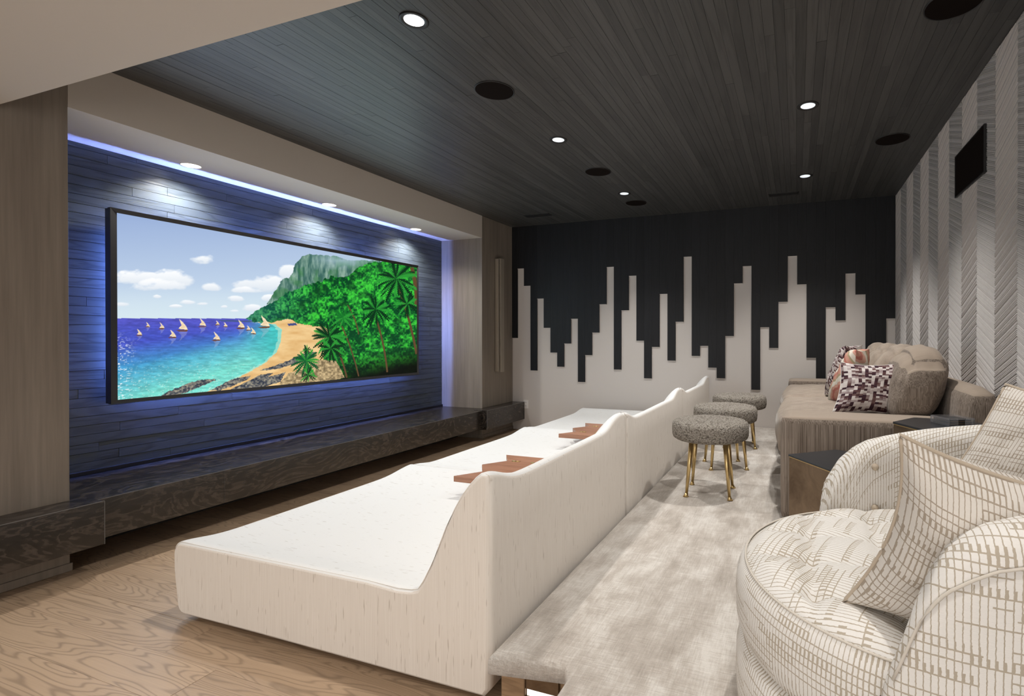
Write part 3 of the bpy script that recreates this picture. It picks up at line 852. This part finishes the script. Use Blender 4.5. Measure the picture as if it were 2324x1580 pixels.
# ------------------------------------------------------------------ loungers
def smooth(t): t = max(0, min(1, t)); return t*t*(3-2*t)
def lounger(y0, y1, name_label):
    ny = 44
    L = y1 - y0
    ys = []
    for i in range(ny + 1):
        t = i / ny
        ys.append(y0 + L * (.5 - .5 * math.cos(PI * t)) * .6 + L * t * .4)
    prof0 = None
    R = .016
    rings = []
    for y in ys:
        e0 = y - y0; e1 = y1 - y; e = min(e0, e1)
        ins = R * (1 - math.sqrt(max(0, 1 - (1 - min(e, R) / R) ** 2)))
        seat = .322 + .026 * math.exp(-(e0 / .13) ** 2) + .034 * math.exp(-(e1 / .17) ** 2)
        crest = .740 + .052 * math.exp(-(e0 / .13) ** 2) + .062 * math.exp(-(e1 / .26) ** 4) - .02*math.exp(-(e1/.03)**2)
        k = (crest - .32) / .48
        xb = -.968
        pts = []
        def arc(cx, cz, r, a0, a1, n):
            for q in range(n + 1):
                a = math.radians(a0 + (a1 - a0) * q / n)
                pts.append((cx + r * math.cos(a), cz + r * math.sin(a)))
        # bottom front -> up the front -> seat -> back rise -> crest -> back -> bottom
        arc(-2.53, .075, .05, 270, 180, 4)
        pts.append((-2.592, .15)); pts.append((-2.602, .22))
        arc(-2.545, seat - .058, .058, 180, 95, 6)
        for x in (-2.45, -2.3, -2.0, -1.7, -1.5):
            dip = .018 * smooth(min(1, e / .25)) * math.sin(PI * (x + 2.55) / 1.3) if x < -1.25 else 0
            pts.append((x, seat - .012 * smooth(e / .2) - dip * .6))
        pts.append((-1.36, seat - .008)); pts.append((-1.30, seat - .003)); pts.append((-1.272, seat + .004))
        for x, z in ((-1.25, .365), (-1.215, .43), (-1.185, .50), (-1.15, .585), (-1.115, .655), (-1.085, .705), (-1.055, .745), (-1.03, .772), (-1.008, .79), (-.99, .796), (-.975, .790), (-.967, .772)):
            pts.append((x, seat + (z - .33) * (crest - seat) / (.796 - .33)))
        pts.append((xb + .003, .6)); pts.append((xb, .4)); pts.append((xb + .002, .2)); pts.append((xb - .002, .06)); pts.append((xb - .03, .028))
        pts.append((-1.5, .03)); pts.append((-2.1, .03))
        n = len(pts)
        out = []
        for q in range(n):
            a = Vector(pts[q - 1]); c = Vector(pts[(q + 1) % n]); tn = (c - a)
            nr = Vector((-tn.y, tn.x)); nr.normalize()
            p = Vector(pts[q]) - nr * ins * -1 if False else Vector(pts[q]) + (-nr) * ins * (1)
            out.append((p.x, p.y))
        rings.append(out)
    n = len(rings[0])
    vs = []
    for y, r in zip(ys, rings):
        for x, z in r:
            wob = .002 * mnoise.noise(Vector((x * 3, y * 3, z * 3)))
            vs.append((x + wob, y, max(z, .026)))
    fs = []
    for i in range(len(ys) - 1):
        for q in range(n):
            q2 = (q + 1) % n
            fs.append((i*n+q, i*n+q2, (i+1)*n+q2, (i+1)*n+q))
    fs.append(tuple(range(n - 1, -1, -1))); fs.append(tuple((len(ys)-1)*n + q for q in range(n)))
    t_ = thing('chaise_lounger', name_label, 'lounger', (-1.78, (y0+y1)/2, 0), 'white chaise loungers in a row')
    o = py_obj('upholstered_body', vs, fs, MAT['silk'], t_, True, recalc=True)
    for p_ in o.data.polygons:
        if len(p_.vertices) > 4: p_.use_smooth = False
    # piped seams along both ends
    for idx, yy in ((1, ys[0] + .006), (-2, ys[-1] - .006)):
        r = rings[3] if idx == 1 else rings[-4]
        pts = [(x, yy + (.005 if idx == 1 else -.005), z + .0008) for x, z in r[6:34]]
        tube('piping', pts, .0018, MAT['silk'], t_, 6)
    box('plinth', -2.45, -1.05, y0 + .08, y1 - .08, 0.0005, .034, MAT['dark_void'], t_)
    return t_
lounger(1.455, 2.888, 'nearest white silk chaise lounger, full side visible')
lounger(2.905, 4.470, 'middle white silk chaise lounger between the two walnut trays')
lounger(4.487, 5.93, 'farthest white silk chaise lounger near the skyline wall')

# ------------------------------------------------------------------ walnut zigzag trays across the joints
def tray(yc, label):
    t_ = thing('zigzag_tray', label, 'tray', (-1.6, yc, .385), 'walnut zigzag trays')
    ze, ze2 = .100, 0
    ys = [yc - .29, yc, yc + .29]
    for k in range(2):
        a = yc - .29 + k * .29; mid = a + .145; c = a + .29
        # chevron board: protruding corner, notch at mid, next corner
        poly = [(-1.925, a), (-1.825, mid), (-1.925, c), (-1.40, c - .01), (-1.30, mid), (-1.40, a)]
        if k == 0:
            polys = [[(-1.925, a), (-1.36, a), (-1.30, mid - .0015), (-1.825, mid - .0015)], [(-1.825, mid + .0015), (-1.30, mid + .0015), (-1.36, c - .0015), (-1.925, c - .0015)]]
        else:
            polys = [[(-1.925, a + .0015), (-1.36, a + .0015), (-1.30, mid - .0015), (-1.825, mid - .0015)], [(-1.825, mid + .0015), (-1.30, mid + .0015), (-1.36, c), (-1.925, c)]]
        for pg in polys:
            prism('panel', pg, .388, .422, MAT['walnut'], t_, .0012)
        for hx in (-1.76, -1.62):
            h = box('hinge', hx - .028, hx + .028, mid - .014, mid + .014, .4205, .4232, MAT['brass'], t_, .001, 1)
            tube('knuckle', [(hx - .028, mid, .4235), (hx + .028, mid, .4235)], .0032, MAT['brass'], h, 8)
    box('foot', -1.86, -1.42, yc - .12, yc + .12, .352, .388, MAT['walnut'], t_, .002)
tray(2.81, 'walnut zigzag tray behind the nearest back corner, spanning first and second loungers')
tray(4.22, 'walnut zigzag tray spanning the second and third loungers, farther one')

# ------------------------------------------------------------------ stools
def make_stool():
    t_ = thing('round_stool', 'x', 'stool', (0, 0, 0), 'boucle stools with gold legs')
    R = .25
    pr = [(.0001, .358), (.19, .358), (.225, .361), (.241, .371), (.248, .388), (.2505, .42), (.249, .450), (.244, .466), (.232, .478), (.205, .4845), (.12, .488), (.0001, .489)]
    # resample for a lumpy surface
    vs, fs = [], []
    seg = 96
    pp = []
    for a, b_ in zip(pr, pr[1:]):
        m_ = max(1, int(math.dist(a, b_) / .012))
        for q in range(m_): pp.append((a[0] + (b_[0]-a[0])*q/m_, a[1] + (b_[1]-a[1])*q/m_))
    pp.append(pr[-1])
    n = len(pp)
    for i in range(seg):
        a = 2*PI*i/seg
        for r, z in pp:
            x, y = r*math.cos(a), r*math.sin(a)
            d = .0035*mnoise.noise(Vector((x*60, y*60, z*60)))*min(1, r/.02)
            s_ = 1 + d/max(r, .05)
            vs.append((x*s_, y*s_, z + d*(1 if z > .45 else .3)))
    for i in range(seg):
        j = (i+1) % seg
        for k in range(n-1): fs.append((i*n+k, j*n+k, j*n+k+1, i*n+k+1))
    o = py_obj('seat', vs, fs, MAT['boucle'], t_, True, recalc=True)
    for a in (45, 135, 225, 315):
        c, s_ = math.cos(math.radians(a)), math.sin(math.radians(a))
        p0 = Vector((.150*c, .150*s_, .366)); p1 = Vector((.192*c, .192*s_, .022))
        l = tube('leg', [p0, p0.lerp(p1, .5), p1], .01, MAT['brass'], t_, 14, radii=[.0165, .0135, .0095])
        p2 = Vector((.197*c, .197*s_, 0.0005))
        tube('foot_cap', [p1, p1.lerp(p2, .5), p2, p2 + Vector((0, 0, .0001))], .01, MAT['brass'], l, 14, radii=[.0105, .0125, .019, .019])
    return t_
st0 = make_stool()
for i, (x, y, rz, lb) in enumerate(((-.545, 3.385, 3, 'nearest grey boucle round stool on four gold legs'), (-.545, 4.13, 20, 'middle grey boucle stool, partly behind the nearest one'), (-.52, 4.95, 8, 'farthest grey boucle stool, nearest the skyline wall'))):
    o = st0 if i == 0 else copy_tree(st0)
    o.location = (x, y, CZ); o.rotation_euler.z = math.radians(rz); o['label'] = lb

# ------------------------------------------------------------------ soft boxes and pillows
def soft_box(name, x0, x1, y0, y1, z0, z1, mat, parent, puff=.02, r=.03, n=14, wob=.004, seed=0, squash=None):
    bm = bmesh.new()
    bmesh.ops.create_cube(bm, size=2)
    bmesh.ops.subdivide_edges(bm, edges=bm.edges[:], cuts=n, use_grid_fill=True)
    hx, hy, hz = (x1-x0)/2, (y1-y0)/2, (z1-z0)/2
    c = Vector(((x0+x1)/2, (y0+y1)/2, (z0+z1)/2))
    for v in bm.verts:
        u = v.co.copy()
        q = Vector((u.x*hx, u.y*hy, u.z*hz))
        inner = Vector((max(-hx+r, min(hx-r, q.x)), max(-hy+r, min(hy-r, q.y)), max(-hz+r, min(hz-r, q.z))))
        d = q - inner
        if d.length > 1e-6: d = d.normalized() * r
        p = inner + d
        bx = (1-u.x*u.x); by = (1-u.y*u.y); bz = (1-u.z*u.z)
        p.x += u.x * puff * by * bz; p.y += u.y * puff * bx * bz * .5; p.z += u.z * puff * bx * by
        w = mnoise.noise(Vector((p.x*9+seed, p.y*9, p.z*9))) * wob + mnoise.noise(Vector((p.x*28+seed, p.y*14, p.z*28))) * wob * .5
        p += Vector(u).normalized() * w
        if squash: p = squash(p, u)
        v.co = c + p
    return bm_obj(name, bm, mat, parent, True)

def pillow(name, label, cat, group, bl, br, tl, tr, thick, mat, cord=None, wrinkle=.006, seed=0, n=30, uvs=1.0, chop=0, k=.085):
    bl, br, tl, tr = map(Vector, (bl, br, tl, tr))
    nr = (br - bl).cross(tl - bl).normalized()
    t_ = thing(name, label, cat, ((bl+br)/2)[:], group)
    W_ = ((br-bl).length + (tr-tl).length)/2; H_ = ((tl-bl).length + (tr-br).length)/2
    vs, fs, uv = [], [], []
    def P(s, t, side):
        a, b_ = 2*s-1, 2*t-1
        sa = .5 + .5*a*(1 - k*(1 - b_*b_)); tb = .5 + .5*b_*(1 - k*(1 - a*a))
        p = bl*(1-sa)*(1-tb) + br*sa*(1-tb) + tl*(1-sa)*tb + tr*sa*tb
        m_ = max(0, (1-a**4))**.62 * max(0, (1-b_**4))**.62 * (1 - .12*(a*a + b_*b_))
        if chop: m_ *= 1 - chop*math.exp(-((a)/.22)**2)*max(0, b_)**2
        w = mnoise.noise(Vector((s*5+seed, t*5, side*3))) * wrinkle * 2 + mnoise.noise(Vector((s*14+seed, t*9, side*3))) * wrinkle
        edge = min(s, 1-s, t, 1-t)
        return p + nr*side*(thick/2*m_ + w*min(1, edge*8))
    for side in (1, -1):
        base = len(vs)
        for i in range(n+1):
            for j in range(n+1):
                vs.append(P(i/n, j/n, side)); uv.append((i/n*W_*uvs + (0 if side > 0 else 3), j/n*H_*uvs))
        for i in range(n):
            for j in range(n):
                q = (base+i*(n+1)+j, base+(i+1)*(n+1)+j, base+(i+1)*(n+1)+j+1, base+i*(n+1)+j+1)
                fs.append(q if side > 0 else q[::-1])
    o = py_obj('cover', vs, fs, mat, t_, True, uvs=uv)
    pts = [P(i/n, 0, 0) for i in range(n)] + [P(1, i/n, 0) for i in range(n)] + [P(1-i/n, 1, 0) for i in range(n)] + [P(0, 1-i/n, 0) for i in range(n)]
    if cord: tube('welt', pts, cord[1], cord[0], t_, 8, closed=True)
    return t_

# ------------------------------------------------------------------ brown sofa along the herringbone wall
sf = thing('velvet_sofa', 'taupe velvet sofa along the herringbone wall', 'sofa', (.4, 4.35, CZ))
V = MAT['velvet']; VC = MAT['cushion_velvet']
soft_box('base', -.07, .90, 3.01, 5.72, CZ + .012, .52, V, sf, .0, .02, 10, .002)
soft_box('arm', -.088, .90, 3.000, 3.30, CZ + .01, .803, V, sf, .004, .022, 14, .0015)
soft_box('arm', -.088, .90, 5.60, 5.90, CZ + .01, .803, V, sf, .004, .022, 14, .0015)
def backroll(p, u):
    p = p.copy(); p.x += .10 * max(0, u.z) ** 2 * .6 - .05
    return p
soft_box('back', .785, .94, 3.03, 5.86, CZ + .01, .985, V, sf, .012, .07, 16, .002, squash=lambda p, u: Vector((p.x + (.03 if u.z > 0 else -.06) * abs(u.z), p.y, p.z)))
for i, (a, c) in enumerate(((3.305, 4.44), (4.45, 5.595))):
    o = soft_box('seat_cushion', -.108, .62, a, c, .50, .760, VC, sf, .04, .05, 16, .006, seed=i * 7)
for i, (a, c) in enumerate(((3.32, 3.87), (3.88, 4.43), (4.44, 4.98), (4.99, 5.56))):
    def sq(p, u):
        q = p.copy()
        k = max(0, u.z)
        q.x *= 1 - .20 * k**3 - .08 * max(0, -u.z) ** 2
        q.x += .05 * u.z
        ear = abs(u.y) ** 6
        q.z += (.030 * (1 - u.y*u.y) - .050 * u.y**6) * k
        q.y *= 1 - .05 * k
        return q
    o = soft_box('back_cushion', .545, .785, a, c, .775, 1.130, V if i == 0 else VC, sf, .04, .048, 18, .007, seed=i * 5 + 2, squash=sq)
    pts = [(.70, c - .02 - (c - a - .04) * q / 20, 1.165 + .002*math.sin(q)) for q in range(21)]

pillow('throw_pillow', 'aubergine and white block-patterned pillow at the near end of the sofa', 'pillow', 'pillows on the taupe sofa',
       (.20, 3.40, .775), (.585, 3.46, .775), (.255, 3.50, 1.09), (.63, 3.56, 1.09), .17, MAT['pixel'], (MAT['plastic_white'], .0022), .004, 1, k=.13)
pillow('throw_pillow', 'salmon, olive and cream silk pillow between two patterned pillows', 'pillow', 'pillows on the taupe sofa',
       (.205, 4.02, .775), (.335, 3.70, .775), (.495, 4.08, 1.165), (.375, 3.78, 1.165), .21, MAT['ikat'], None, .006, 5)
pillow('throw_pillow', 'aubergine block-patterned pillow behind the salmon one', 'pillow', 'pillows on the taupe sofa',
       (.21, 4.55, .775), (.31, 4.22, .775), (.50, 4.55, 1.185), (.345, 4.22, 1.185), .19, MAT['pixel'], None, .006, 9)

# ------------------------------------------------------------------ side tables and coaster box
def side_table(poly, ztop, label):
    cx = sum(p_[0] for p_ in poly)/len(poly); cy = sum(p_[1] for p_ in poly)/len(poly)
    t_ = thing('side_table', label, 'table', (cx, cy, CZ), 'faceted bronze side tables')
    ins = [(cx + (x-cx)*.985, cy + (y-cy)*.985) for x, y in poly]
    n = len(poly)
    for i in range(n):
        (x0, y0), (x1, y1) = ins[i], ins[(i+1) % n]
        dx, dy = x1-x0, y1-y0; L = math.hypot(dx, dy); nx, ny_ = -dy/L*.004, dx/L*.004
        if (cx-(x0+x1)/2)*nx + (cy-(y0+y1)/2)*ny_ < 0: nx, ny_ = -nx, -ny_
        ex, ey = dx/L*.0005, dy/L*.0005
        prism('side_panel', [(x0+ex, y0+ey), (x1-ex, y1-ey), (x1-ex+nx, y1-ey+ny_), (x0+ex+nx, y0+ey+ny_)], CZ + .002, ztop - .014, MAT['bronze'], t_)
    prism('top_rim', ins, ztop - .014, ztop - .010, MAT['brass'], t_)
    prism('tabletop', poly, ztop - .010, ztop, MAT['black_stone'], t_, .0015)
    return t_
side_table([(-.042, 2.689), (.155, 2.415), (.36, 2.38), (.455, 2.55), (.40, 2.78), (.19, 2.885)], .66, 'lower faceted bronze side table with black top, against the sofa arm')
hexp = [(.660 + .222*math.cos(math.radians(a)), 2.765 + .222*math.sin(math.radians(a))) for a in (176, 236, 296, 356, 56, 116)]
side_table(hexp, .836, 'taller bronze side table with black top holding the coaster box')

t_ = thing('coaster_box', 'clear acrylic box of dark coasters on the taller side table', 'box', (.69, 2.80, .836))
ang = math.radians(24)
def rp(x, y): return (.685 + x*math.cos(ang) - y*math.sin(ang), 2.775 + x*math.sin(ang) + y*math.cos(ang))
def rprism(name, pts, z0, z1, mat, par): return prism(name, [rp(*q) for q in pts], z0, z1, mat, par)
w_ = .062
rprism('bottom', [(-w_, -w_), (w_, -w_), (w_, w_), (-w_, w_)], .8362, .840, MAT['acrylic'], t_)
for pts in ([(-w_, -w_), (-w_+.004, -w_), (-w_+.004, w_), (-w_, w_)], [(w_-.004, -w_), (w_, -w_), (w_, w_), (w_-.004, w_)], [(-w_+.004, w_-.004), (w_-.004, w_-.004), (w_-.004, w_), (-w_+.004, w_)],
            [(-w_+.004, -w_), (-.018, -w_), (-.018, -w_+.004), (-w_+.004, -w_+.004)], [(.018, -w_), (w_-.004, -w_), (w_-.004, -w_+.004), (.018, -w_+.004)]):
    rprism('side', pts, .840, .874, MAT['acrylic'], t_)
for k in range(5):
    q = .052
    o = tag(rprism('coaster', [(-q, -q), (q, -q), (q, q), (-q, q)], .8405 + k*.0055, .8450 + k*.0055, MAT['black_stone'] if k % 2 == 0 else MAT['bronze'], None),
            'square coaster in the acrylic box, %s of five' % ['bottom', 'second from bottom', 'middle', 'second from top', 'top'][k], 'coaster', 'coasters in the acrylic box')

# ------------------------------------------------------------------ patterned barrel chair
CX, CY = .33, 1.50
ch = thing('barrel_chair', 'round barrel chair in cream and beige corded cloth, tufted seat', 'armchair', (CX, CY, CZ))
def revolve(name, prof, mat, a0=0, a1=360, seg=96, rscale=None, cap=False, arc0=0.0):
    vs, fs, uv = [], [], []
    n = len(prof); full = abs(a1-a0) >= 359.9
    for i in range(seg + 1):
        a = math.radians(a0 + (a1-a0)*i/seg)
        L = 0
        for k, (r, z) in enumerate(prof):
            if k: L += math.dist(prof[k-1], prof[k])
            vs.append((CX + r*math.cos(a), CY + r*math.sin(a), z)); uv.append((a*.5, L + arc0))
    for i in range(seg):
        for k in range(n-1): fs.append((i*n+k, (i+1)*n+k, (i+1)*n+k+1, i*n+k+1))
    return py_obj(name, vs, fs, mat, ch, True, uvs=uv)
revolve('base', [(.43, .226), (.478, .232), (.488, .25), (.494, .33), (.492, .40), (.482, .435), (.462, .448), (.40, .452)], MAT['woven'])
revolve('swivel_plinth', [(.001, .2195), (.36, .2195), (.36, .228), (.001, .228)], MAT['dark_void'])
# seat cushion: side band plus tufted top
prof_side = [(.40, .452), (.455, .455), (.482, .468), (.492, .50), (.494, .56), (.490, .60), (.478, .628), (.464, .643)]
revolve('seat_cushion', prof_side, MAT['woven'])
def seat_top():
    N = 84; RR = .470
    vs, fs, uv = [], [], []
    vid = {}
    for i in range(N+1):
        for j in range(N+1):
            # square-to-disc mapping keeps the grid tidy
            a, b_ = 2*i/N-1, 2*j/N-1
            x = a*math.sqrt(max(0, 1-b_*b_/2)); y = b_*math.sqrt(max(0, 1-a*a/2))
            r = math.hypot(x, y)
            X_, Y_ = CX + x*RR, CY + y*RR
            z = .664 - .006*r*r
            lx = min(abs(X_ - (.035 + .185*k)) for k in range(0, 4)); ly = min(abs(Y_ - (1.255 + .188*k)) for k in range(-1, 4))
            if X_ < .0: lx = .2
            fade = smooth((1-r)/.16)
            gr = .010*math.exp(-(lx/.016)**2) + .008*math.exp(-(ly/.014)**2)
            but = .016*math.exp(-(lx*lx+ly*ly)/.0006)
            puff = .012*(1-math.exp(-(lx/.05)**2))*(1-math.exp(-(ly/.05)**2))
            z += (puff - gr - but)*fade
            z -= .022*(smooth((r-.9)/.1))
            vs.append((X_, Y_, z))
            q = .35
            uv.append((X_*math.sin(q)+Y_*math.cos(q) + .3*puff, X_*math.cos(q)-Y_*math.sin(q)))
    for i in range(N):
        for j in range(N):
            fs.append((i*(N+1)+j, (i+1)*(N+1)+j, (i+1)*(N+1)+j+1, i*(N+1)+j+1))
    return py_obj('seat_top', vs, fs, MAT['woven'], ch, True, uvs=uv)
seat_top()
pts = [(CX + .468*math.cos(2*PI*i/90), CY + .468*math.sin(2*PI*i/90), .6415) for i in range(90)]
tube('piping', pts, .0026, MAT['pale_cord'], ch, 8, closed=True)

def chair_back():
    seg = 220; A0, A1 = -111.5, 118.8
    TAB = [(-111.5, .585), (-110.2, .643), (-107.4, .722), (-104.8, .804), (-102.9, .850), (-100.5, .888), (-97.5, .915), (-94, .938), (-88, .958), (-70, .972), (0, .985), (50, .975), (63, .961), (71, .947),
           (80, .930), (87, .914), (94, .897), (100.4, .880), (105, .857), (110, .815), (115, .738), (117.7, .643), (118.8, .585)]
    def ztop(ad):
        for (a, z0), (c, z1) in zip(TAB, TAB[1:]):
            if ad <= c: return z0 + (z1 - z0) * (ad - a) / (c - a)
        return TAB[-1][1]
    vs, fs, uv = [], [], []
    rings = []
    for i in range(seg+1):
        ad = A0 + (A1-A0)*i/seg; a = math.radians(ad)
        e = min(ad-A0, A1-ad)
        tk = .115*(.55 + .45*smooth(e/14)) if e < 14 else .115
        zt = ztop(ad)
        lean = .03
        ro = lambda z: .545 + lean*max(0, (z-.45))/.5
        top_r = tk/2
        pr = []
        zs = [.232, .30, .40, .50, .58]
        zt0 = zt - top_r*.9
        outer = [.232 + (zt0-.232)*q/9 for q in range(10)]
        for z in outer: pr.append((ro(z), z))
        cr = ro(zt0) - tk/2
        for q in range(1, 10):
            th = PI*q/10
            pr.append((cr + tk/2*math.cos(th), zt0 + top_r*.9*math.sin(th)))
        for z in [zt0 + (.60-zt0)*q/6 for q in range(7)]: pr.append((ro(zt0) - tk - (.0)*z, z))
        pr.append((ro(zt0) - tk, .46))
        # wing ends: pinch thickness to a rounded edge
        pin = 1 - math.sqrt(max(0, 1 - (1-min(1, e/4.0))**2))
        mid = cr
        L = 0; ring = []
        for k, (r, z) in enumerate(pr):
            if k: L += math.dist(pr[k-1], pr[k])
            rr = r + (mid - r)*pin*.92
            zz = z
            ring.append((CX + rr*math.cos(a), CY + rr*math.sin(a), zz)); uv.append((a*.55, L))
        rings.append(ring); vs += ring
    n = len(rings[0])
    for i in range(seg):
        for k in range(n-1): fs.append((i*n+k, (i+1)*n+k, (i+1)*n+k+1, i*n+k+1))
    for i in (0, seg):
        for k in range(n//2):
            a_, b_, c_, d_ = i*n+k, i*n+k+1, i*n+n-2-k, i*n+n-1-k
            if b_ < c_: fs.append((a_, b_, c_, d_))
    o = py_obj('back', vs, fs, MAT['woven'], ch, True, uvs=uv, recalc=True)
    # piped seam following the outer top edge
    pts = [Vector(r[9]) + Vector((math.cos(math.radians(A0+(A1-A0)*i/seg))*.003, math.sin(math.radians(A0+(A1-A0)*i/seg))*.003, 0)) for i, r in enumerate(rings) if 2 < i < seg-2]
    tube('piping', pts, .0028, MAT['pale_cord'], ch, 8)
chair_back()
for ad, z in ((100, .80), (75, .82), (48, .82), (100, .66)):
    a = math.radians(ad)
    bm = bmesh.new(); bmesh.ops.create_uvsphere(bm, u_segments=16, v_segments=10, radius=.012)
    for v in bm.verts:
        v.co = Vector((CX + .447*math.cos(a), CY + .447*math.sin(a), z)) + v.co
    bm_obj('button', bm, MAT['woven_cord'], ch, True)

pillow('throw_pillow', 'large cream corded pillow leaning inside the near side of the barrel chair', 'pillow', 'corded pillows on the barrel chair',
       (.094, 1.215, .664), (.56, 1.175, .664), (.183, 1.085, 1.062), (.66, 1.05, .955), .23, MAT['woven_tan'], (MAT['woven_cord'], .0038), .006, 21, 36, k=.17)
pillow('throw_pillow', 'cream corded pillow leaning at the far side of the barrel chair', 'pillow', 'corded pillows on the barrel chair',
       (.36, 1.80, .70), (.70, 1.62, .69), (.590, 1.83, 1.105), (.86, 1.62, 1.06), .14, MAT['woven_tan'], (MAT['woven_cord'], .0045), .004, 25, 36)
